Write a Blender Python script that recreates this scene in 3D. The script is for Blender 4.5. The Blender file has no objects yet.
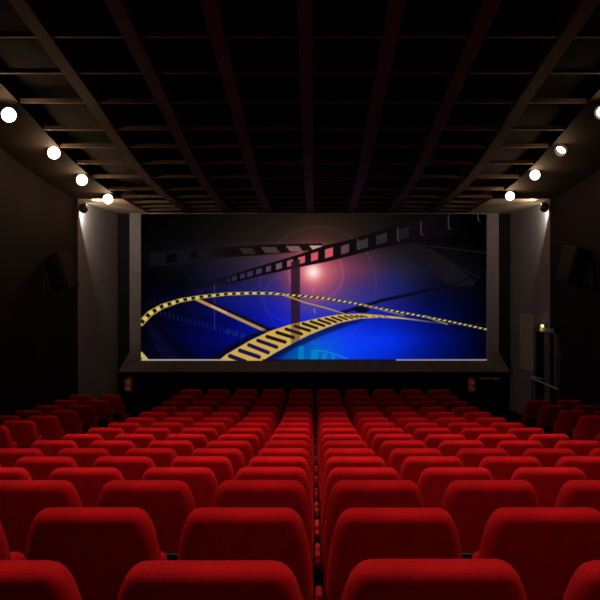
import bpy, bmesh, math, random
import numpy as np
from mathutils import Vector, Matrix
random.seed(4)
SC = bpy.context.scene
C = SC.collection
PI = math.pi
CAM_H = 2.8
F = 800.0
PX0, PY0 = 314.0, 300.0

# ---------------------------------------------------------------- materials
def srgb(r, g, b):
    def f(c):
        c /= 255.0
        return c/12.92 if c <= .04045 else ((c+.055)/1.055)**2.4
    return (f(r), f(g), f(b), 1)

def mat(name, col, rough=.7, metal=0, spec=.5, noise=None, bump=0, bscale=60, sheen=0, sheen_tint=None, emit=None, estr=0):
    m = bpy.data.materials.new(name); m.use_nodes = True
    nt = m.node_tree; b = nt.nodes['Principled BSDF']
    b.inputs['Base Color'].default_value = col
    b.inputs['Roughness'].default_value = rough
    b.inputs['Metallic'].default_value = metal
    b.inputs['Specular IOR Level'].default_value = spec
    if sheen:
        b.inputs['Sheen Weight'].default_value = sheen
        b.inputs['Sheen Roughness'].default_value = .45
        b.inputs['Sheen Tint'].default_value = sheen_tint or col
    if emit:
        b.inputs['Emission Color'].default_value = emit
        b.inputs['Emission Strength'].default_value = estr
    tc = nt.nodes.new('ShaderNodeTexCoord')
    if noise:
        sc, amt = noise
        n = nt.nodes.new('ShaderNodeTexNoise'); n.inputs['Scale'].default_value = sc; n.inputs['Detail'].default_value = 4
        nt.links.new(tc.outputs['Object'], n.inputs['Vector'])
        cr = nt.nodes.new('ShaderNodeValToRGB')
        cr.color_ramp.elements[0].position = .3; cr.color_ramp.elements[1].position = .7
        cr.color_ramp.elements[0].color = tuple(c*(1-amt) for c in col[:3])+(1,)
        cr.color_ramp.elements[1].color = tuple(min(1, c*(1+amt)) for c in col[:3])+(1,)
        nt.links.new(n.outputs['Fac'], cr.inputs['Fac']); nt.links.new(cr.outputs['Color'], b.inputs['Base Color'])
    if bump:
        n2 = nt.nodes.new('ShaderNodeTexNoise'); n2.inputs['Scale'].default_value = bscale; n2.inputs['Detail'].default_value = 3
        nt.links.new(tc.outputs['Object'], n2.inputs['Vector'])
        bp = nt.nodes.new('ShaderNodeBump'); bp.inputs['Strength'].default_value = bump; bp.inputs['Distance'].default_value = .01
        nt.links.new(n2.outputs['Fac'], bp.inputs['Height']); nt.links.new(bp.outputs['Normal'], b.inputs['Normal'])
    return m

M = {}
M['velvet'] = mat('red_velvet', (.56, .003, .006, 1), .85, spec=.1, noise=(9, .12), bump=.25, bscale=220, sheen=.35, sheen_tint=(.9, .05, .06, 1))
M['arm'] = mat('red_arm_pad', (.50, .006, .008, 1), .7, spec=.2, bump=.2, bscale=160)
M['dark_metal'] = mat('dark_metal', (.02, .018, .018, 1), .5, .6)
M['black'] = mat('black_plastic', (.012, .01, .01, 1), .55)
M['carpet'] = mat('carpet', (.018, .006, .007, 1), .95, spec=.05, noise=(30, .3), bump=.5, bscale=300)
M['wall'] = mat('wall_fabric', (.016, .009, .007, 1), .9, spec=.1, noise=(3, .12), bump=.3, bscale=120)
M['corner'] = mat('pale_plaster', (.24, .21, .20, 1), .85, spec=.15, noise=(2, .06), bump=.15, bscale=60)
M['frontwall'] = mat('black_front_wall', (.013, .009, .010, 1), .9, spec=.1, noise=(4, .15))
M['frame'] = mat('screen_masking', (.20, .165, .16, 1), .85, spec=.1, noise=(5, .08))
M['beam'] = mat('ceiling_beam', (.10, .066, .048, 1), .75, spec=.2, noise=(4, .2), bump=.2)
M['ceil'] = mat('ceiling_dark', (.008, .005, .0045, 1), .9, spec=.1, noise=(3, .2))
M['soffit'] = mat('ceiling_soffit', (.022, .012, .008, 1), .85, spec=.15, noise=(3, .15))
M['soffit_lit'] = mat('ceiling_soffit_lit', (.60, .47, .32, 1), .85, spec=.15, noise=(2, .06))  # lamplight on the soffit near the screen, put into a paler colour
M['bulb'] = mat('warm_bulb', (.9, .85, .7, 1), .3, emit=(1, .86, .58, 1), estr=14)
M['bulb_cool'] = mat('cool_bulb', (.9, .9, .9, 1), .3, emit=(.85, .88, 1, 1), estr=8)
M['red_paint'] = mat('red_enamel', (.45, .01, .01, 1), .35)
M['alarm'] = mat('alarm_red', (.16, .02, .02, 1), .9, spec=.05)
M['label'] = mat('paper_label', (.95, .42, .36, 1), .6, noise=(14, .35))
M['speaker'] = mat('speaker_cabinet', (.02, .005, .005, 1), .7)
M['grille'] = mat('speaker_grille', (.012, .006, .006, 1), .8, bump=.8, bscale=400)
M['door'] = mat('door_leaf', (.012, .009, .009, 1), .95, spec=.05)
M['doorpale'] = mat('pale_door_leaf', (.16, .13, .095, 1), .95, spec=.05, noise=(5, .1))
M['doorframe'] = mat('door_frame', (.12, .10, .09, 1), .6)
M['panel'] = mat('pale_wall_panel', (.42, .37, .22, 1), .8, noise=(4, .15))
M['exit'] = mat('exit_lamp_lens', (.9, .8, .3, 1), .4, emit=(1, .82, .25, 1), estr=1.6)
M['rail'] = mat('brushed_rail', (.6, .57, .52, 1), .6, .5)
M['sign'] = mat('dark_sign', (.03, .028, .03, 1), .6)
M['signink'] = mat('grey_lettering', (.95, .92, .88, 1), .6)

# ---------------------------------------------------------------- helpers
def link(name, bm, m, parent=None, smooth=True, auto=40):
    me = bpy.data.meshes.new(name)
    bmesh.ops.recalc_face_normals(bm, faces=bm.faces[:])
    bm.to_mesh(me); bm.free()
    for mm in (m if isinstance(m, list) else [m]): me.materials.append(mm)
    if smooth:
        for p in me.polygons: p.use_smooth = True
        try: me.set_sharp_from_angle(angle=math.radians(auto))
        except Exception: pass
    o = bpy.data.objects.new(name, me); C.objects.link(o)
    if parent: o.parent = parent
    return o
def box(bm, x0, x1, y0, y1, z0, z1, bev=0, seg=3, mi=0):
    r = bmesh.ops.create_cube(bm, size=1)
    vs = r['verts']
    for v in vs:
        v.co = Vector(((x0+x1)/2+v.co.x*(x1-x0), (y0+y1)/2+v.co.y*(y1-y0), (z0+z1)/2+v.co.z*(z1-z0)))
    es = list({e for v in vs for e in v.link_edges})
    if bev: bmesh.ops.bevel(bm, geom=es, offset=bev, segments=seg, profile=.5, affect='EDGES')
    elif mi:
        for f in {f for v in vs for f in v.link_faces}: f.material_index = mi
    return vs
def tube(bm, pts, r, n=12):
    pts = [Vector(p) for p in pts]; rings = []
    rs = r if isinstance(r, (list, tuple)) else [r]*len(pts)
    for i, p in enumerate(pts):
        d = (pts[min(i+1, len(pts)-1)]-pts[max(i-1, 0)]).normalized()
        a = d.cross(Vector((0, 0, 1)));
        if a.length < .05: a = d.cross(Vector((1, 0, 0)))
        a.normalize(); b = d.cross(a).normalized()
        rings.append([bm.verts.new(p+rs[i]*(a*math.cos(2*PI*k/n)+b*math.sin(2*PI*k/n))) for k in range(n)])
    for A, B in zip(rings, rings[1:]):
        for k in range(n): bm.faces.new((A[k], A[(k+1) % n], B[(k+1) % n], B[k]))
    bm.faces.new(rings[0]); bm.faces.new(rings[-1])
def sphere(bm, c, r, sy=1, n=20):
    rr = bmesh.ops.create_uvsphere(bm, u_segments=n, v_segments=n//2, radius=r)
    for v in rr['verts']: v.co = Vector(c)+Vector((v.co.x, v.co.y*sy, v.co.z))
def quadstrip(bm, A, B, mi=0):
    a = [bm.verts.new(p) for p in A]; b = [bm.verts.new(p) for p in B]
    for i in range(len(a)-1):
        f = bm.faces.new((a[i], a[i+1], b[i+1], b[i])); f.material_index = mi
def empty(name, loc, rot=(0, 0, 0)):
    o = bpy.data.objects.new(name, None); C.objects.link(o); o.empty_display_size = .1
    o.location = loc; o.rotation_euler = rot; return o
def tag(o, label=None, cat=None, group=None, kind=None):
    if label: o['label'] = label
    if cat: o['category'] = cat
    if group: o['group'] = group
    if kind: o['kind'] = kind
    return o
def copy_tree(o, parent=None):
    c = o.copy(); C.objects.link(c)
    if parent: c.parent = parent
    for ch in list(o.children): copy_tree(ch, c)
    return c

# ---------------------------------------------------------------- rows
PITCH, ROWD = .56, .95
K = 16
ROWY = [(2.024+k)*ROWD for k in range(K)]
FL = [1.199, 1.083, .971, .836, .716, .600, .498, .402, .318, .236, .164, .110, .064, .037, .020, .035]
TOP = .95

# ---------------------------------------------------------------- floor
prof = [(-3.2, FL[0]+.24), (ROWY[0]-1.2, FL[0]+.24), (ROWY[0]-1.2, FL[0]+.12), (ROWY[0]-.25, FL[0]+.12)]
for k in range(K):
    prof.append((ROWY[k]-.25, FL[k]))
    prof.append((ROWY[k]+.70 if k < K-1 else 20.6, FL[k]))
bm = bmesh.new()
quadstrip(bm, [(-5.4, y, z) for y, z in prof], [(5.4, y, z) for y, z in prof])
quadstrip(bm, [(-5.4, -3.2, -.3), (-5.4, 20.6, -.3)], [(5.4, -3.2, -.3), (5.4, 20.6, -.3)])
tag(link('floor', bm, M['carpet'], smooth=False), 'dark carpeted auditorium floor stepping down to the screen', 'floor', kind='structure')

# ---------------------------------------------------------------- ceiling height profile (above camera height)
HP = [(-3.2, 4.7), (4, 3.8), (6.5, 3.43), (8.87, 3.1), (11.3, 2.77), (12.5, 2.57), (13.7, 2.40), (15.2, 2.26), (16.8, 2.19), (18.5, 2.18), (20.3, 2.17)]
def HC(y):
    for (a, p), (b, q) in zip(HP, HP[1:]):
        if y <= b: return CAM_H+p+(q-p)*(y-a)/(b-a)
    return CAM_H+HP[-1][1]
def ys(a, b, s): 
    n = max(1, int(round((b-a)/s))); return [a+(b-a)*i/n for i in range(n+1)]
# ---------------------------------------------------------------- walls
def side_profile(s):
    pts = [(s*5.12, -3.2), (s*5.12, 17.35)]
    arc = []
    for i in range(1, 15):
        t = i/14
        arc.append((s*(5.12-.20*(1-math.cos(t*PI/2))), 17.35+2.75*t))
    return pts, arc
for s, nm in ((-1, 'left'), (1, 'right')):
    pts, arc = side_profile(s)
    Y = ys(-3.2, 17.35, 1)
    bm = bmesh.new()
    t = .15*s
    quadstrip(bm, [(s*5.12, y, -.2) for y in Y], [(s*5.12, y, HC(y)+.35) for y in Y], 0)
    quadstrip(bm, [(s*5.12+t, y, -.2) for y in Y], [(s*5.12+t, y, HC(y)+.35) for y in Y], 0)
    wl = link('wall_'+nm, bm, M['wall'], smooth=False)
    tag(wl, 'dark brown side wall on the %s of the auditorium' % nm, 'wall', kind='structure')
    bm = bmesh.new()
    arcp = [(s*5.12, 17.35)]+arc
    quadstrip(bm, [(x, y, -.2) for x, y in arcp], [(x, y, HC(y)+.35) for x, y in arcp])
    quadstrip(bm, [(x+t, y, -.2) for x, y in arcp], [(x+t, y, HC(y)+.35) for x, y in arcp])
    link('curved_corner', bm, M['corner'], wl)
bm = bmesh.new(); box(bm, -5.3, 5.3, 20.15, 20.35, -.2, 6)
tag(link('wall_front', bm, M['frontwall'], smooth=False), 'black wall under and around the cinema screen', 'wall', kind='structure')
bm = bmesh.new(); box(bm, -5.3, 5.3, -3.4, -3.2, 0, 8)
tag(link('wall_back', bm, M['wall'], smooth=False), 'dark wall behind the viewer', 'wall', kind='structure')

# ---------------------------------------------------------------- ceiling
Y = ys(-3.2, 20.3, .6)
bm = bmesh.new()
quadstrip(bm, [(-5.3, y, HC(y)+.30) for y in Y], [(5.3, y, HC(y)+.30) for y in Y])
quadstrip(bm, [(-5.3, y, HC(y)+.45) for y in Y], [(5.3, y, HC(y)+.45) for y in Y])
ce = tag(link('ceiling', bm, M['ceil'], smooth=False), 'dark coffered ceiling with a grid of beams', 'ceiling', kind='structure')
def strip_beam(x0, x1, lo, hi, m, name, Ys, par):
    bm = bmesh.new(); rings = []
    for y in Ys:
        z = HC(y)
        rings.append([bm.verts.new(p) for p in ((x0, y, z+lo), (x1, y, z+lo), (x1, y, z+hi), (x0, y, z+hi))])
    for A, B in zip(rings, rings[1:]):
        for k in range(4): bm.faces.new((A[k], A[(k+1) % 4], B[(k+1) % 4], B[k]))
    bm.faces.new(rings[0]); bm.faces.new(rings[-1])
    return link(name, bm, m, par, auto=30)
BX = [-3.14, -2.13, -1.12, -.10, .89, 1.90, 2.94]
YB = ys(1, 20.1, .4)
for x in BX: strip_beam(x-.085, x+.085, 0, .30, M['beam'], 'beam', YB, ce)
for s in (-1, 1):
    a, b = sorted(((-4.15 if s < 0 else 3.85), s*5.11))
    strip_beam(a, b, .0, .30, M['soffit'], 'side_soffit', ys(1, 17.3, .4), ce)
    strip_beam(a, b, .0, .30, M['soffit_lit'], 'lit_soffit', ys(17.3, 20.1, .4), ce)
CY = [10.3-1.0*i for i in range(1, 8)]+[10.3, 11.3, 12.3, 13.1, 14.0, 15.0, 16.2, 17.2, 18.1, 18.9, 19.6]
for y in CY:
    z = HC(y)
    bm = bmesh.new(); box(bm, -4.15, 4.15, y-.03, y+.03, z+.01, z+.07)
    link('crossbeam', bm, M['beam'], ce, smooth=False)

# ---------------------------------------------------------------- screen picture (colours drawn point by point)
SX0, SX1, SY0, SY1 = 141.0, 487.0, 214.0, 360.6
RES = 2.6
NX, NY = int((SX1-SX0)*RES)+1, int((SY1-SY0)*RES)+1
gx = np.linspace(SX0, SX1, NX); gy = np.linspace(SY0, SY1, NY)
X, Yp = np.meshgrid(gx, gy)
cx = [141, 185, 230, 275, 314, 350, 390, 430, 487]
cy = [214, 240, 256, 270, 285, 300, 320, 340, 361]
G = [
[(0,0,0),(4,4,3),(14,10,8),(24,18,14),(32,24,18),(28,20,16),(16,12,10),(2,2,3),(0,0,0)],
[(2,2,4),(7,6,8),(22,17,14),(36,27,22),(58,38,28),(44,30,23),(20,16,14),(5,5,5),(0,0,1)],
[(5,5,8),(14,12,16),(32,26,34),(70,46,60),(140,70,75),(85,45,58),(36,30,38),(15,12,15),(1,1,1)],
[(1,1,3),(9,8,14),(28,24,44),(64,42,78),(190,90,100),(112,54,82),(38,36,70),(20,18,32),(2,2,2)],
[(1,1,4),(4,4,14),(22,21,62),(42,36,108),(140,62,105),(76,50,108),(34,36,105),(12,12,38),(1,1,4)],
[(2,2,8),(3,4,34),(16,20,110),(28,32,150),(76,56,140),(56,54,140),(28,32,115),(6,10,55),(0,0,6)],
[(2,2,8),(2,4,42),(4,8,92),(12,24,180),(18,46,200),(14,38,205),(8,28,165),(3,12,90),(0,0,10)],
[(3,3,12),(2,4,56),(3,8,105),(8,18,140),(8,80,205),(14,60,245),(5,48,232),(2,20,135),(0,0,18)],
[(4,4,14),(2,4,35),(3,6,75),(5,28,120),(0,125,200),(10,62,235),(4,38,195),(2,15,105),(0,0,12)]]
G = np.array(G, float)
def sm(t): return t
img = np.zeros((NY, NX, 3))
ix = np.clip(np.searchsorted(cx, gx, side='right')-1, 0, len(cx)-2)
iy = np.clip(np.searchsorted(cy, gy, side='right')-1, 0, len(cy)-2)
cxa, cya = np.array(cx, float), np.array(cy, float)
tx = ((gx-cxa[ix])/(cxa[ix+1]-cxa[ix]))[None, :, None]
ty = ((gy-cya[iy])/(cya[iy+1]-cya[iy]))[:, None, None]
img = (G[iy][:, ix]*(1-tx)+G[iy][:, ix+1]*tx)*(1-ty)+(G[iy+1][:, ix]*(1-tx)+G[iy+1][:, ix+1]*tx)*ty
def blend(a, col):
    global img
    a = np.clip(a, 0, 1)[..., None]
    img = img*(1-a)+np.array(col, float)*a
def sd_poly(pts, ws, soft=.5):
    """coverage of a polyline with varying half-width; also the running length along it"""
    cov = np.zeros_like(X); U = np.zeros_like(X); best = np.full_like(X, 1e9); L = 0
    for (p, q, w0, w1) in zip(pts, pts[1:], ws, ws[1:]):
        dx, dy = q[0]-p[0], q[1]-p[1]; l = math.hypot(dx, dy)
        t = np.clip(((X-p[0])*dx+(Yp-p[1])*dy)/(l*l), 0, 1)
        d = np.hypot(X-p[0]-t*dx, Yp-p[1]-t*dy)
        w = w0+(w1-w0)*t
        cov = np.maximum(cov, np.clip((w-d)/soft+.5, 0, 1))
        k = d < best
        U[k] = (L+t*l)[k]; best[k] = d[k]; L += l
    return cov, U, best
def line(pts, w, col, a=1, soft=.7):
    ws = w if isinstance(w, (list, tuple)) else [w]*len(pts)
    c, _, _ = sd_poly(pts, ws, soft); blend(c*a, col)
def band(top, bot, col, a=1, soft=.6, x0=None, x1=None):
    yt = np.interp(X, [p[0] for p in top], [p[1] for p in top]); yb = np.interp(X, [p[0] for p in bot], [p[1] for p in bot])
    c = np.clip((Yp-yt)/soft+.5, 0, 1)*np.clip((yb-Yp)/soft+.5, 0, 1)
    if x0 is not None: c = c*np.clip((X-x0)/soft+.5, 0, 1)
    if x1 is not None: c = c*np.clip((x1-X)/soft+.5, 0, 1)
    if callable(a): a = a(X, Yp)
    blend(c*a, col); return c
def glow(x, y, s, col, a):
    blend(a*np.exp(-((X-x)**2+(Yp-y)**2)/(2*s*s)), col)
def ring(x, y, r, w, col, a):
    blend(a*np.exp(-((np.hypot(X-x, Yp-y)-r)/w)**2), col)
# glow
glow(312, 276, 22, (190, 80, 100), .38)
glow(313, 273, 12, (235, 120, 120), .75)
glow(313, 272, 5.5, (255, 232, 228), 1)
ring(316, 274, 27, 1.2, (205, 95, 120), .25)
ring(318, 285, 58, 1.3, (120, 90, 150), .10)
ring(286, 298, 22, 1.5, (90, 80, 180), .12)

# dim shapes at right
band([(398, 243), (420, 243), (440, 255), (475, 281)], [(398, 246), (412, 250), (432, 270), (450, 286), (475, 286)], (24, 18, 24), .8, 2, 400, 474)
line([(430, 246), (455, 249), (487, 253)], .6, (34, 32, 34), .6)
line([(442, 256), (455, 266), (480, 278)], .6, (36, 30, 34), .5)
line([(340, 313), (380, 301), (416, 293), (450, 286), (487, 270)], [1.6, 1.6, 1.5, 1.2, .8], (7, 7, 22), .85, 1)
blend(np.clip(1-np.hypot((X-362)/9, (Yp-310)/3.2), 0, 1)*3, (8, 8, 30))
# strip A
topA = [(146, 253), (180, 250.5), (226, 247), (270, 244.5), (335, 243)]
botA = [(146, 266), (170, 265), (200, 261), (226, 257.5), (270, 254.5), (335, 248)]
band(topA, botA, (17, 17, 22), .7, .8, 150, 205)
band(topA, botA, (12, 8, 9), lambda x, y: np.clip((x-200)/30, 0, .9), .8, 196, 322)
for x0, x1, c in ((166, 177, (3, 3, 6)), (190, 198, (8, 7, 9))): band([(x, y+2) for x, y in topA], [(x, y-2.6) for x, y in botA], c, .9, 1, x0, x1)
def skew_win(x0, x1, y0, y1, sk, c, a=1):
    xs = X+(Yp-(y0+y1)/2)*sk
    cov = np.clip((xs-x0)/.8+.5, 0, 1)*np.clip((x1-xs)/.8+.5, 0, 1)*np.clip((Yp-y0)/.8+.5, 0, 1)*np.clip((y1-Yp)/.8+.5, 0, 1)
    blend(cov*a, c)
for x0, x1, y0, y1, c in ((241, 254, 248, 254, (40, 34, 30)), (263, 278, 247, 253, (66, 52, 48)), (288, 301, 246, 251.5, (120, 84, 82)), (311, 323, 245.5, 250, (185, 150, 140))):
    skew_win(x0, x1, y0, y1, -.8, c)
# strip B
topB = [(196, 285), (226, 276.5), (260, 266), (300, 254), (326, 245), (345, 241), (375, 232), (410, 221), (436, 213), (490, 200)]
botB = [(196, 293), (226, 285), (260, 276), (300, 267), (326, 262), (350, 256), (380, 248), (416, 241), (440, 238), (490, 232)]
band(topB, botB, (14, 8, 12), lambda x, y: np.clip((x-190)/50, 0, .96)*np.clip((470-x)/50, 0, 1), .7)
wins = [(227, 230), (232, 237), (240, 245), (247, 253), (256, 262), (266, 271), (276, 282), (287, 293), (298, 305), (311, 318), (325, 333), (341, 349), (357, 368), (376, 387), (398, 409)]
wc = [(30,30,60),(44,40,70),(46,42,78),(50,44,78),(60,50,78),(80,62,80),(110,76,92),(150,84,100),(200,90,104),(205,84,98),(200,86,96),(96,62,66),(52,46,46),(38,36,36),(22,24,24)]
for (a, b), c in zip(wins, wc):
    m_ = (a+b)/2
    t = np.interp(m_, [p[0] for p in topB], [p[1] for p in topB]); d = np.interp(m_, [p[0] for p in botB], [p[1] for p in botB])
    i = (d-t)*.24
    band([(a, t+i+(b-a)*.15), (b, t+i-(b-a)*.15)], [(a, d-i+(b-a)*.15), (b, d-i-(b-a)*.15)], c, 1, .8, a, b)
for x, y0, y1 in ((357.6, 239, 249), (397.6, 228, 241), (421, 222, 235), (448.5, 215, 229), (478, 214, 221)):
    line([(x, y0), (x, y1-1), (x+2, y1)], .6, (62, 62, 60), .8)
for i in range(9):
    x = 196+i*3.6; y = 296-i*1.0 if False else 292-(x-196)*.27
    line([(x, y-2), (x+.8, y+2)], .5, (40, 40, 90), .45)
# vertical bar
band([(291, 262), (300, 259)], [(291, 327), (300, 323)], (42, 22, 34), .88, .8, 291, 300)
line([(214.5, 284), (214.5, 329)], .4, (80, 90, 150), .5)
line([(300.8, 322), (300.8, 348)], .4, (70, 120, 220), .6)
line([(313, 288), (313, 292)], .5, (220, 130, 150), .5)
line([(314, 309), (315, 313)], .6, (110, 140, 240), .7)
# teal shapes at the bottom
band([(280, 361), (296, 346), (316, 349), (332, 353), (348, 361)], [(280, 362), (348, 362)], (4, 90, 160), .4, 2)
for a, b, y0 in ((298, 304, 346), (311, 318, 350), (322, 327, 353), (331, 335, 355)):
    skew_win(a, b, y0, 360, 0, (8, 150, 215), .5)
line([(316, 350), (330, 352.5), (345, 358), (350, 361)], .5, (60, 170, 240), .5)
for a, b, y0, y1 in ((226, 231, 329, 334), (233, 238, 331, 336), (241, 246, 333, 338)): skew_win(a, b, y0, y1, 0, (24, 40, 140), .5)
for i in range(22):
    x = 152+i*4.2; y = 311+(x-152)*.27
    line([(x, y-2.4), (x+1, y+2.4)], .5, (30, 42, 110), .55)
for i in range(14):
    x = 146+i*4.2; y = 304-(x-146)*.24
    line([(x, y-2), (x+1, y+2)], .4, (26, 28, 60), .5)
# ghost bands lower left
line([(148, 320), (160, 345), (172, 361)], [3, 5, 6], (14, 14, 44), .5, 3)
line([(150, 318), (175, 342), (192, 361)], [3, 4, 5], (4, 4, 12), .5, 3)
GOLD = (206, 178, 84); DG = (10, 8, 12)
# diagonal bar
line([(197, 298.5), (226, 311), (252, 322), (272, 331)], 2.2, (14, 10, 22), .8)
line([(196, 299), (226, 313), (250, 324), (270, 333)], 1.5, (176, 136, 78))
line([(212, 306), (226, 312.6)], 1.0, (226, 190, 140), .6)
# shadow below the large strip
band([(262, 361), (275, 353), (295, 342), (326, 328), (345, 321), (370, 319)], [(262, 366), (275, 359), (295, 348), (326, 334), (350, 325), (370, 319.5)], (6, 16, 60), .75, 3, None, 366)
band([(205, 361), (222, 350), (250, 335), (270, 328)], [(205, 366), (222, 357), (250, 340), (270, 332)], (8, 8, 20), .8, 3, 205, 276)
# arching dashed strip
pa = [(141, 323), (150, 313.5), (162, 306.5), (180, 300.5), (200, 297), (226, 294), (250, 293.2), (272, 293.4), (288, 295), (305, 296.2), (326, 298.4), (350, 302.5), (380, 308.5), (416, 315), (445, 320.5), (487, 329.5)]
wa = [3.2, 3.0, 2.6, 2.1, 1.8, 1.6, 1.5, 1.3, 1.05, 1, 1, 1, .95, .95, .9, .9]
c, U, d = sd_poly(pa, wa, .8); blend(c*np.clip((560-X)/100+.2, 0, 1), (190, 166, 70))
per = np.where(X < 285, 8.2, 6.6)
h = (np.sin((U)/per*2*PI + np.where(X > 270, (Yp-298)*1.2, 0)) > .05)
w_in = np.interp(X, [p[0] for p in pa], wa)
hole = h*np.clip((w_in*np.where(X > 285, 1.05, .72)-d)/.5+.5, 0, 1)
blend(hole*.93, (16, 12, 14))
blend((~h)*np.clip((w_in*.5-d)/.5+.5, 0, 1)*.45, (240, 226, 150))
# lower thin strands
line([(284, 295), (305, 302.5), (326, 308), (344, 313.5)], [.9, .9, .8, .6], (170, 140, 80), .9)
line([(362, 304), (385, 311), (404, 315.5)], .7, (150, 132, 90), .7)
line([(425, 316), (436, 320.5), (447, 324)], .8, (150, 140, 80), .8)
# large strip
topF = [(217, 362), (226, 354.5), (250, 340.5), (270, 331), (290, 324.5), (310, 320), (326, 316.5), (340, 314.3), (360, 313.6), (380, 315), (400, 317), (418, 319.6), (448, 324)]
botF = [(256, 365), (262, 361), (275, 353), (295, 342), (310, 334.5), (326, 328), (340, 322.8), (360, 318.6), (380, 317.6), (400, 318.8), (418, 320.8), (448, 324.8)]
botF = [(217, 366)]+botF
cF = band(topF, botF, (203, 162, 70), lambda x, y: np.clip((448-x)/50, 0, 1), .8)
mott = .5+.5*np.sin(X*.9)*np.sin(Yp*1.3+X*.2)
blend(cF*mott*.22, (235, 205, 120))
A_ = [(230, 356), (240, 350.5), (249, 345), (258, 340.5), (267, 336.6), (277, 332.5), (286, 329), (295, 326.2), (303, 323.6), (311, 321.6), (318.5, 319.8), (325.5, 318.4), (332, 317.3), (338.5, 316.4), (344.5, 315.8), (350.5, 315.5), (356, 315.4), (361, 315.6)]
B_ = [(245, 361.5), (259, 357), (268, 352.5), (276.5, 347), (285, 342), (293.5, 337.6), (301.5, 334), (309.5, 330.6), (317, 328.2), (324, 325.8), (330, 323.8), (336, 322.1), (341.6, 320.7), (347, 319.5), (352.5, 318.4), (357.5, 317.7), (362, 317.4), (367, 317.2)]
for i, (a, b) in enumerate(zip(A_, B_)):
    w = max(.55, 2.1-.1*i)
    line([a, b], w, (14, 10, 26) if i > 3 else (12, 14, 70), .96, .8)
for x in (372, 378, 384): line([(x, 315.8), (x+3, 317.4)], .4, (60, 50, 40), .8)
blend(band(topF, botF, (0, 0, 0), 0, .8, 291, 300)*.42, (50, 26, 34))
# corner mark, lower bright edge
line([(141, 354), (147, 361)], 2.2, (190, 176, 90))
ed = np.clip((Yp-358.9)/.6, 0, 1)
ea = np.where(X < 228, .95, 0)+np.where(X > 396, .8, 0)+np.where((X >= 228) & (X <= 262), .0, 0)
blend(ed*ea, (176, 160, 158))
blend(ed*np.where((X > 262) & (X <= 396), .8, 0), (26, 16, 20))
blend(np.clip((X-486)/.8, 0, 1)*.5, (110, 90, 110))
img = np.clip(img, 0, 255)/255.0
lin = np.where(img <= .04045, img/12.92, ((img+.055)/1.055)**2.4)
SCR_Y = 20.0
def wx(px, y=SCR_Y): return (px-PX0)*y/F
def wz(py, y=SCR_Y): return CAM_H-(py-PY0)*y/F
co = np.zeros((NY, NX, 3), np.float32)
co[..., 0] = (X-PX0)*SCR_Y/F; co[..., 1] = SCR_Y; co[..., 2] = CAM_H-(Yp-PY0)*SCR_Y/F
idx = np.arange(NX*NY).reshape(NY, NX)
q = np.stack([idx[1:, :-1], idx[1:, 1:], idx[:-1, 1:], idx[:-1, :-1]], -1).reshape(-1, 4)
me = bpy.data.meshes.new('projected_picture')
me.vertices.add(NX*NY); me.vertices.foreach_set('co', co.reshape(-1))
me.loops.add(q.size); me.loops.foreach_set('vertex_index', q.reshape(-1).astype(np.int32))
me.polygons.add(len(q)); me.polygons.foreach_set('loop_start', np.arange(0, q.size, 4, dtype=np.int32))
me.update(calc_edges=True); me.validate()
ca = me.color_attributes.new('picture', 'FLOAT_COLOR', 'POINT')
rgba = np.ones((NX*NY, 4), np.float32); rgba[:, :3] = lin.reshape(-1, 3)
ca.data.foreach_set('color', rgba.reshape(-1))
pm = bpy.data.materials.new('projected_light'); pm.use_nodes = True
nt = pm.node_tree; nt.nodes.clear()
at = nt.nodes.new('ShaderNodeVertexColor'); at.layer_name = 'picture'
em = nt.nodes.new('ShaderNodeEmission'); out = nt.nodes.new('ShaderNodeOutputMaterial')
nt.links.new(at.outputs['Color'], em.inputs['Color']); nt.links.new(em.outputs[0], out.inputs[0])
me.materials.append(pm)
scr = empty('cinema_screen', (0, SCR_Y, wz(372)))
tag(scr, 'wide cinema screen showing gold film strips on blue, in a grey masking frame', 'cinema screen')
pic = bpy.data.objects.new('projected_picture', me); C.objects.link(pic)
pic.parent = scr; pic.location = -scr.location
tag(pic, 'glowing picture of winding film strips and a pink light flare')
bm = bmesh.new()   # canvas behind
box(bm, wx(139), wx(489), SCR_Y+.02, SCR_Y+.10, wz(362.5), wz(212.5))
o = link('backing_canvas', bm, M['frame'], scr, smooth=False); o.location = -scr.location
# masking frame: bevelled border with flared lower corners
def frame_piece(poly_in, poly_out, name):
    bm = bmesh.new()
    I = [bm.verts.new((wx(x), SCR_Y-.02, wz(y))) for x, y in poly_in]
    O = [bm.verts.new((wx(x), SCR_Y-.10, wz(y))) for x, y in poly_out]
    Ob = [bm.verts.new((wx(x), SCR_Y+.12, wz(y))) for x, y in poly_out]
    Ib = [bm.verts.new((wx(x), SCR_Y+.12, wz(y))) for x, y in poly_in]
    n = len(I)
    for k in range(n-1):
        bm.faces.new((I[k], I[k+1], O[k+1], O[k])); bm.faces.new((O[k], O[k+1], Ob[k+1], Ob[k])); bm.faces.new((I[k], I[k+1], Ib[k+1], Ib[k]))
        bm.faces.new((Ib[k], Ib[k+1], Ob[k+1], Ob[k]))
    bm.faces.new((I[0], O[0], Ob[0], Ib[0])); bm.faces.new((I[-1], O[-1], Ob[-1], Ib[-1]))
    o = link(name, bm, M['frame'], scr, smooth=False); o.location = -scr.location
frame_piece([(141, 213.4), (141, 361)], [(130.5, 213.4), (130.5, 352)], 'side_masking')
frame_piece([(487, 213.4), (487, 361)], [(498, 213.4), (498, 352)], 'side_masking')
frame_piece([(141, 361), (141.5, 361.3), (486.5, 361.3), (487, 361)], [(130.5, 352), (119, 371.5), (509, 371.5), (498, 352)], 'lower_masking')

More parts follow.
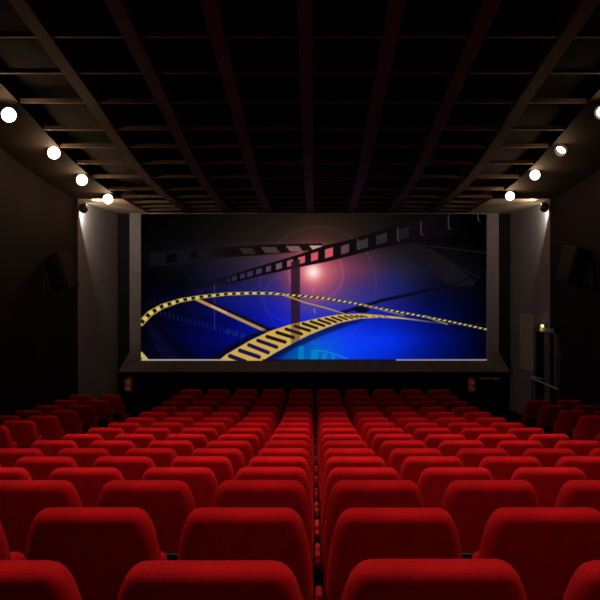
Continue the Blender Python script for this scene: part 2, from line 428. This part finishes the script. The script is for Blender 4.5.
# ---------------------------------------------------------------- seats
def seat_outline(top_z, bot_z, w_top=.158, w_bot=.258):
    H = top_z-bot_z
    pts = []
    prof_ = [(0, w_top), (.004, w_top+.018), (.014, w_top+.034), (.03, w_top+.047), (.055, w_top+.059), (.10, w_top+.073), (.16, w_top+.084), (.24, w_top+.093), (.34, w_top+.099), (.45, w_bot), (H, w_bot-.004)]
    R = [(w, top_z-t) for t, w in prof_]
    L = [(-w, z) for w, z in reversed(R)]
    return R+L      # clockwise ring from the top right
def loft(outl, prof_, tilt):
    """outline rings inset and stacked through the thickness (offset inwards, y)"""
    bm = bmesh.new(); rings = []
    n = len(outl); P = [Vector((x, 0, z)) for x, z in outl]
    cz = sum(p.z for p in P)/n
    nrm = []
    for i in range(n):
        a, b = P[i-1], P[(i+1) % n]; d = (b-a).normalized(); nn = Vector((d.z, 0, -d.x))
        if nn.dot(P[i]-Vector((0, 0, cz))) < 0: nn = -nn
        nrm.append(nn)
    ztop = max(p.z for p in P)
    for ins, y in prof_:
        r = []
        for i in range(n):
            p = P[i]-nrm[i]*ins
            yy = y+(ztop-p.z)*tilt
            r.append(bm.verts.new((p.x, yy, p.z)))
        rings.append(r)
    for A, B in zip(rings, rings[1:]):
        for k in range(n): bm.faces.new((A[k], A[(k+1) % n], B[(k+1) % n], B[k]))
    bm.faces.new(rings[0]); bm.faces.new(rings[-1])
    return bm
def make_seat():
    root = empty('cinema_chair', (0, 0, 0))
    ol = seat_outline(TOP, .36)
    T = .115
    pr = []
    for i in range(7):
        a = i/6*PI/2; pr.append((.045*(1-math.sin(a)), .045*(1-math.cos(a))))
    for i in range(7):
        a = i/6*PI/2; pr.append((.038*(1-math.cos(a)), T-.038+.038*math.sin(a)))
    pr = pr+[(.06, T+.001)]
    link('backrest', loft(ol, pr, .20), M['velvet'], root, auto=60)
    # hard shell along the lower back
    bm = bmesh.new(); box(bm, -.20, .20, .085, .105, .34, .60, .008)
    for v in bm.verts: v.co.y += (.60-v.co.z)*.2-.035
    link('back_shell', bm, M['black'], root)
    # tipped-up cushion
    bm = bmesh.new(); box(bm, -.235, .235, .275, .375, .36, .72, .035, 4)
    for v in bm.verts: v.co.y -= (v.co.z-.36)*.12
    link('seat_cushion', bm, M['velvet'], root)
    bm = bmesh.new(); box(bm, .266, .290, .12, .50, .0, .50, .006, 2); box(bm, .262, .292, .08, .52, 0, .03, .004, 2)
    box(bm, -.24, .266, .215, .245, .33, .38)
    link('side_standard', bm, M['dark_metal'], root)
    bm = bmesh.new(); box(bm, .263, .292, .14, .46, .49, .53, .014, 4)
    link('armrest', bm, M['arm'], root)
    return root
def make_end_seat(src):
    r = copy_tree(src)
    for nm, dz in (('side_standard', 0), ('armrest', 0)):
        for ch in list(r.children):
            if ch.name.startswith(nm):
                e = ch.copy(); C.objects.link(e); e.parent = r; e.scale.x = -1
                if nm == 'side_standard':   # plain mirrored upright without the crossbar
                    bm = bmesh.new(); box(bm, -.290, -.266, .12, .50, .0, .50, .006, 2); box(bm, -.292, -.262, .08, .52, 0, .03, .004, 2)
                    me2 = bpy.data.meshes.new('side_standard'); bm.to_mesh(me2); bm.free(); me2.materials.append(M['dark_metal'])
                    e.data = me2; e.scale.x = 1
                break
    return r
proto = make_seat()
ORD = ['first', 'second', 'third', 'fourth', 'fifth', 'sixth', 'seventh', 'eighth', 'ninth', 'tenth']
def rowname(k):
    if k == 0: return 'row nearest the viewer'
    if k == K-1: return 'row nearest the screen'
    return ('%s row from the viewer' % ORD[k]) if k < 8 else ('%s row from the screen' % ORD[K-1-k])
end_proto = None
used = False
XOFF = .021
for k in range(K):
    for j in range(-5, 5):
        x = (j+.5)*PITCH+XOFF
        px = PX0+F*x/ROWY[k]
        half = F*.30/ROWY[k]
        if px-half > 612 or px+half < -12: continue
        leftmost = (j == -5)
        if not used: s = proto; used = True
        elif leftmost:
            if end_proto is None: end_proto = make_end_seat(proto); s = end_proto
            else: s = copy_tree(end_proto)
        else: s = copy_tree(proto)
        s.location = (x, ROWY[k]+random.uniform(-.008, .008), FL[k])
        s.rotation_euler = (random.uniform(-.006, .006)*0, 0, random.uniform(-.003, .003))
        n = (j+1) if j >= 0 else -j
        side = 'right' if j >= 0 else 'left'
        nth = ORD[n-1]
        tag(s, 'red velvet cinema chair, %s, %s chair %s of the centre line' % (rowname(k), nth, side), 'chair', 'red chairs of the central block')
# side blocks beyond the aisles
for sgn, nm, base in ((-1, 'left', 3.95), (1, 'right', 4.08)):
    for k in range(6, K-1 if sgn < 0 else K-2):
        for c_ in range(2):
            x = sgn*(base+c_*.56)
            ry = ROWY[k]+.17; px = PX0+F*x/ry; half = F*.30/ry
            if abs(x) > 4.82 or px-half > 606 or px+half < -6: continue
            s = copy_tree(proto)
            s.location = (x, ry, FL[k]); s.rotation_euler = (0, 0, 0)
            n = (K-2-k) if sgn < 0 else (K-3-k)
            tag(s, 'dim red chair of %s side block, %s row from the screen, %s' % (nm, ORD[n], 'beside the aisle' if c_ == 0 else 'against the wall'), 'chair', 'shaded red chairs of the side blocks')

# ---------------------------------------------------------------- ceiling spotlights
def lamp_light(name, loc, energy, col, kind='POINT', size=.1, rot=None, angle=None, blend_=.5, parent=None):
    l = bpy.data.lights.new(name, kind); l.energy = energy; l.color = col
    if kind == 'AREA': l.shape = 'DISK'; l.size = size
    else: l.shadow_soft_size = size
    if kind == 'SPOT': l.spot_size = angle; l.spot_blend = blend_
    o = bpy.data.objects.new(name, l); C.objects.link(o); o.location = loc
    if rot: o.rotation_euler = rot
    if parent: o.parent = parent
    return o
def lampfix(px, py, X_, label, tilt, r=.095, energy=25, strength=None, turned=False):
    dx = px-PX0; y = X_*F/abs(dx)
    x = math.copysign(X_, dx); z = CAM_H-(py-PY0)*y/F
    root = empty('ceiling_spotlight', (x, y, HC(y)))
    h = z-HC(y)      # bulb height below the soffit
    bm = bmesh.new(); box(bm, -.05, .05, .06, .16, -.02, .0, .004, 2)
    link('mount_plate', bm, M['black'], root)
    bm = bmesh.new(); tube(bm, [(0, .11, -.01), (0, .11, h)], .012, 8)
    link('stem', bm, M['black'], root)
    bm = bmesh.new()
    # can opening towards the seats
    ax = Vector((tilt, -1, -.12)).normalized()
    c0 = Vector((0, .0, h))
    pts = [c0-ax*.20, c0-ax*.19, c0-ax*.10, c0-ax*.02]
    tube(bm, pts, [.03, .07, .088, .10], 20)
    link('lamp_can', bm, M['black'], root)
    bm = bmesh.new(); sphere(bm, (0, 0, 0), r, 1)
    b = link('bulb', bm, M['bulb'] if not turned else M['bulb'], root, auto=180)
    b.location = c0+ax*.015
    if turned:
        b.scale = (1, .45, .55); b.rotation_euler = (0, .5, 0)
    tag(root, label, 'spotlight', 'warm spotlights along the ceiling edges')
    lamp_light('bulb_light', c0+ax*.16+Vector((0, 0, -.12)), energy, (1, .64, .36), 'POINT', .06, parent=root)
lf = [(9, 115, 'warm glowing spotlight on the left ceiling edge, nearest the viewer'),
      (54, 153, 'warm glowing spotlight on the left ceiling edge, second from the viewer'),
      (82, 180, 'warm glowing spotlight on the left ceiling edge, second from the screen'),
      (108, 199, 'warm glowing spotlight on the left ceiling edge, nearest the screen')]
for (px, py, lb), e in zip(lf, (15, 14, 14, 18)): lampfix(px, py, 4.25, lb, .2, energy=e, r=.098)
rf = [(602, 112, 'warm spotlight cut by the right photo edge, nearest the viewer', 0.07, 3, False),
      (561, 150, 'small slanted spotlight on the right ceiling edge, turned away', .075, 4, True),
      (535, 175, 'warm glowing spotlight on the right ceiling edge, second from the screen', .085, 11, False),
      (510, 196, 'warm glowing spotlight on the right ceiling edge, nearest the screen', .085, 14, False)]
for px, py, lb, r, e, tn in rf: lampfix(px, py, 3.97, lb, -.2, r=r, energy=e, turned=tn)

# wall spots grazing the pale corners
def wallspot(s, px, py, label, e):
    x = s*5.12; y = 17.25
    z = CAM_H-(py-PY0)*y/F
    root = empty('wall_spotlight', (x, y, z))
    bm = bmesh.new(); box(bm, -.03 if s > 0 else 0, 0 if s > 0 else .03, -.05, .05, -.06, .06, .004, 2); link('wall_plate', bm, M['black'], root)
    bm = bmesh.new(); tube(bm, [(-s*.02, 0, 0), (-s*.06, 0, .02), (-s*.12, 0, 0)], .014, 8); link('bracket', bm, M['black'], root)
    bm = bmesh.new(); tube(bm, [(-s*.14, -.07, .05), (-s*.14, -.06, .047), (-s*.14, .03, .01), (-s*.14, .07, -.01)], [.05, .075, .085, .09], 20); link('lamp_can', bm, M['black'], root)
    bm = bmesh.new(); sphere(bm, (-s*.14, .045, 0), .04); link('bulb', bm, M['bulb_cool'], root)
    bm = bmesh.new(); tube(bm, [(-s*.12, 0, .055), (-s*.14, .0, .065), (-s*.19, .04, .085)], [.02, .032, .04], 16); link('upper_can', bm, M['black'], root)
    bm = bmesh.new(); sphere(bm, (-s*.185, .036, .083), .026); link('bulb', bm, M['bulb'], root)
    lamp_light('upper_beam', Vector((-s*.24, .08, .085)), e*.75, (1, .80, .55), 'SPOT', .03, Vector((-s*1, .75, .10)).normalized().to_track_quat('-Z', 'Y').to_euler(), math.radians(120), .6, root)
    tag(root, label, 'spotlight', 'black wall spotlights by the screen')
    d = Vector((s*.13, 1, -.30)).normalized()
    lamp_light('spot_beam', Vector((-s*.15, .11, -.02)), e*1.3, (1, .92, .86), 'SPOT', .03, d.to_track_quat('-Z', 'Y').to_euler(), math.radians(88), .45, root)
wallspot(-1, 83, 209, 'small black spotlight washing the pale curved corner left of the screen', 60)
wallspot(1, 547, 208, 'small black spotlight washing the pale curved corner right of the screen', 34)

# ---------------------------------------------------------------- loudspeakers
def speaker(s, px, py, label):
    X_ = 4.78; y = X_*F/abs(px-PX0); z = CAM_H-(py-PY0)*y/F
    root = empty('wall_loudspeaker', (s*5.12, y, z))
    R = Matrix.Rotation(math.radians(14)*(-s)*-1, 4, 'Y') @ Matrix.Rotation(math.radians(35)*s, 4, 'Z')
    off = Vector((-s*.36, 0, 0))
    def put(o): o.matrix_local = Matrix.Translation(off) @ R
    bm = bmesh.new(); 
    vs = box(bm, -.23, .23, -.17, .17, -.34, .34)
    for v in bm.verts:
        if v.co.z < 0: v.co.y = v.co.y*.8
    bmesh.ops.bevel(bm, geom=bm.edges[:], offset=.012, segments=2, affect='EDGES')
    put(link('cabinet', bm, M['speaker'], root))
    bm = bmesh.new(); box(bm, -.20, .20, -.186, -.165, -.29, .30, .006, 2)
    for v in bm.verts:
        if v.co.z < 0: v.co.y += .03
    put(link('grille', bm, M['grille'], root))
    bm = bmesh.new(); tube(bm, [(-s*.0, 0, .10), (-s*.20, 0, .10)], .018, 8); tube(bm, [(-s*.0, 0, -.38), (-s*.18, -.02, -.40), (-s*.30, -.03, -.36), (-s*.34, 0, -.28)], .014, 8)
    box(bm, -.02 if s > 0 else 0, 0 if s > 0 else .02, -.06, .06, -.42, .16)
    link('bracket', bm, M['dark_metal'], root)
    tag(root, label, 'loudspeaker', 'loudspeakers on the side walls')
speaker(-1, 61, 272, 'dark tilted loudspeaker bracketed on the left wall')
speaker(1, 574, 266, 'barely visible dark loudspeaker on the right wall')

# ---------------------------------------------------------------- fire extinguishers and sign
def extinguisher(px, label):
    x = wx(px); root = empty('fire_extinguisher', (x, 19.98, .50)); root.scale = (1.2, 1.0, 1.12)
    bm = bmesh.new(); tube(bm, [(0, 0, 0), (0, 0, .01), (0, 0, .28), (0, 0, .32), (0, 0, .345)], [.06, .085, .085, .06, .025], 20)
    link('cylinder_body', bm, M['red_paint'], root)
    bm = bmesh.new(); n = 12
    for z0, z1 in ((.05, .14), (.165, .27)):
        A = [bm.verts.new((.0875*math.sin(t), -.0875*math.cos(t), z0)) for t in [(-.75+1.5*i/n) for i in range(n+1)]]
        B = [bm.verts.new((.0875*math.sin(t), -.0875*math.cos(t), z1)) for t in [(-.75+1.5*i/n) for i in range(n+1)]]
        for i in range(n): bm.faces.new((A[i], A[i+1], B[i+1], B[i]))
    link('paper_label', bm, M['label'], root)
    bm = bmesh.new(); tube(bm, [(0, 0, .34), (0, 0, .39)], .018, 10); box(bm, -.012, .012, -.10, .03, .385, .40); box(bm, -.012, .012, -.09, .03, .36, .37)
    link('valve_handle', bm, M['dark_metal'], root)
    bm = bmesh.new(); tube(bm, [(.02, 0, .365), (.08, 0, .37), (.115, 0, .31), (.115, 0, .18), (.105, 0, .08)], .011, 8)
    link('hose', bm, M['black'], root)
    bm = bmesh.new(); box(bm, -.04, .04, .07, .10, .12, .36)
    link('wall_bracket', bm, M['dark_metal'], root)
    tag(root, label, 'fire extinguisher', 'fire extinguishers under the screen')
extinguisher(128.5, 'red fire extinguisher on black wall at the lower left corner of the screen')
extinguisher(471.5, 'red fire extinguisher on black wall at the lower right, beside a small sign')
root = empty('wall_sign', (wx(490), 20.14, wz(379)))
bm = bmesh.new(); box(bm, -.28, .28, -.02, .0, -.05, .05, .003, 1)
link('sign_plate', bm, M['sign'], root)
bm = bmesh.new(); x = -.24
for w in (.05, .035, .045, .03, .05, .03, .0, .04, .0, .045, .05, .035, .04):
    if w: box(bm, x, x+w*.75, -.024, -.019, -.028+random.uniform(0, .012), .028)
    x += max(w, .03)
link('lettering', bm, M['signink'], root, smooth=False)
tag(root, 'small dark sign with worn grey lettering beside the right fire extinguisher', 'sign')

# ---------------------------------------------------------------- side door on the right
XW = 5.12
def yat(px): return XW*F/(px-PX0)
y1, y0 = yat(537), yat(560)      # far, near edges
zt = CAM_H-28*17.3/F
d = bpy.data.objects.new('door_1', None); C.objects.link(d); d.location = (XW, (y0+y1)/2, FL[-1])
tag(d, 'dark double door with pale frame on the right wall by the screen', 'door', kind='structure')
def dpart(name, m, *bx, sm_=False):
    bm = bmesh.new()
    for b in bx: box(bm, *b)
    o = link(name, bm, m, d, smooth=False); o.location = -d.location; return o
fz = FL[-1]
dpart('door_frame', M['doorframe'], (5.04, 5.12, y0, y0+.14, fz, zt), (5.04, 5.12, y1-.06, y1, fz, zt), (5.04, 5.12, y0, y1, zt-.10, zt))
ym = yat(552); yn = yat(546.5)
dpart('door_leaf', M['door'], (5.08, 5.12, yn, y1-.06, fz, zt-.10))
dpart('door_leaf', M['doorpale'], (5.07, 5.12, ym, yn, fz, zt-.10))
dpart('door_leaf', M['door'], (5.08, 5.12, y0+.14, ym, fz, zt-.10))
bm = bmesh.new(); tube(bm, [(5.06, yn+.1, 1.05), (5.02, yn+.1, 1.05), (5.02, yn+.7, 1.05), (5.06, yn+.7, 1.05)], .014, 8)
o = link('door_handle', bm, M['rail'], d); o.location = -d.location
# lamp over the door
yl = yat(544.5); zl = CAM_H-26.5*yl/F
root = empty('exit_lamp', (5.12, yl, zl))
bm = bmesh.new(); box(bm, -.04, 0, -.13, .13, -.05, .05, .006, 2); link('lamp_housing', bm, M['black'], root)
bm = bmesh.new(); box(bm, -.056, -.038, -.10, .10, -.042, .042, .006, 2); link('lens', bm, M['exit'], root)
tag(root, 'tiny yellow lit lamp over the right side door', 'exit lamp')
lamp_light('exit_glow', (-.12, 0, -.06), .35, (1, .8, .35), 'POINT', .03, parent=root)
# pale panel between the door and the screen
bm = bmesh.new()
quadstrip(bm, [(5.085, 18.45, 1.15), (5.0, 19.35, 1.15), (4.97, 19.33, 1.15), (5.05, 18.44, 1.15), (5.085, 18.45, 1.15)], [(5.085, 18.45, 2.47), (5.0, 19.35, 2.47), (4.97, 19.33, 2.47), (5.05, 18.44, 2.47), (5.085, 18.45, 2.47)])
bmesh.ops.remove_doubles(bm, verts=bm.verts, dist=.001); bmesh.ops.holes_fill(bm, edges=bm.edges[:])
tag(link('wall_panel', bm, M['panel'], smooth=False), 'tall pale panel on the curved corner between the door and the screen', 'panel')
# handrail
root = empty('handrail', (4.75, 16.9, FL[-1]))
bm = bmesh.new(); tube(bm, [(4.80, 17.75, 1.08), (4.80, 15.75, 1.04)], .018, 10)
o = link('rail', bm, M['rail'], root); o.location = -root.location
for yy in (17.6, 16.9, 15.9):
    bm = bmesh.new(); tube(bm, [(4.80, yy, FL[-2] if yy < 17 else FL[-1]), (4.80, yy, 1.055)], .014, 8)
    o = link('post', bm, M['dark_metal'], root); o.location = -root.location
tag(root, 'thin metal handrail in front of the right side door', 'handrail')
# red call point beside the door
bm = bmesh.new(); box(bm, 5.09, 5.12, y0-.24, y0-.10, 1.58, 1.74, .006, 2)
tag(link('alarm_call_point', bm, M['alarm']), 'small red alarm box on the wall at the near side of the door', 'alarm box')

# ---------------------------------------------------------------- added fill lamps to brighten the seats, unseen above and behind the view
def add_fill(x, y, e, col, ang=110, tilt=0, label=''):
    root = empty('fill_downlight', (x, y, HC(y)))
    bm = bmesh.new(); tube(bm, [(0, 0, .0), (0, 0, -.07)], [.09, .11], 20); link('lamp_can', bm, M['black'], root)
    bm = bmesh.new(); tube(bm, [(0, 0, -.068), (0, 0, -.074)], .09, 20); link('lens', bm, M['bulb'], root)
    tag(root, label, 'downlight', 'added unseen fill lights over the seats')
    lamp_light('fill_beam', (0, 0, -.12), e, col, 'SPOT', .12, (math.radians(tilt), 0, 0), math.radians(ang), .8, root)
FILLS = [(-1.6, 8.0, 500, 66, 'front left one of the middle four'), (1.6, 8.0, 500, 66, 'front right one of the middle four'),
      (-1.6, 5.6, 360, 72, 'rear left one of the middle four'), (1.6, 5.6, 360, 72, 'rear right one of the middle four'),
      (-1.6, 2.6, 230, 100, 'near left one'), (1.6, 2.6, 230, 100, 'near right one'), (-1.4, -1.6, 22, 110, 'one behind the viewer on the left'), (2.9, -1.6, 190, 80, 'one behind the viewer on the right')]
for x, y, e, ang, nm in FILLS:
    add_fill(x, y, e, (1, .86, .72), ang, (20 if y > 7 else 8) if y > 0 else 25, 'added unseen fill downlight above the seats, the ' + nm)

# ---------------------------------------------------------------- world, camera
w = bpy.data.worlds.new('world'); SC.world = w; w.use_nodes = True
w.node_tree.nodes['Background'].inputs[0].default_value = (.004, .003, .004, 1)
w.node_tree.nodes['Background'].inputs[1].default_value = .3
cam = bpy.data.cameras.new('camera'); co_ = bpy.data.objects.new('camera', cam); C.objects.link(co_)
co_.location = (0, 0, CAM_H); co_.rotation_euler = (PI/2, 0, 0)
cam.sensor_width = 36; cam.sensor_height = 36; cam.lens = 36*F/600; cam.shift_x = -(PX0-300)/600; cam.clip_start = .05; cam.clip_end = 100
SC.camera = co_
SC.view_settings.view_transform = 'Standard'; SC.view_settings.look = 'None'
SC.view_settings.exposure = 0; SC.view_settings.gamma = 1; SC.view_settings.use_curve_mapping = False
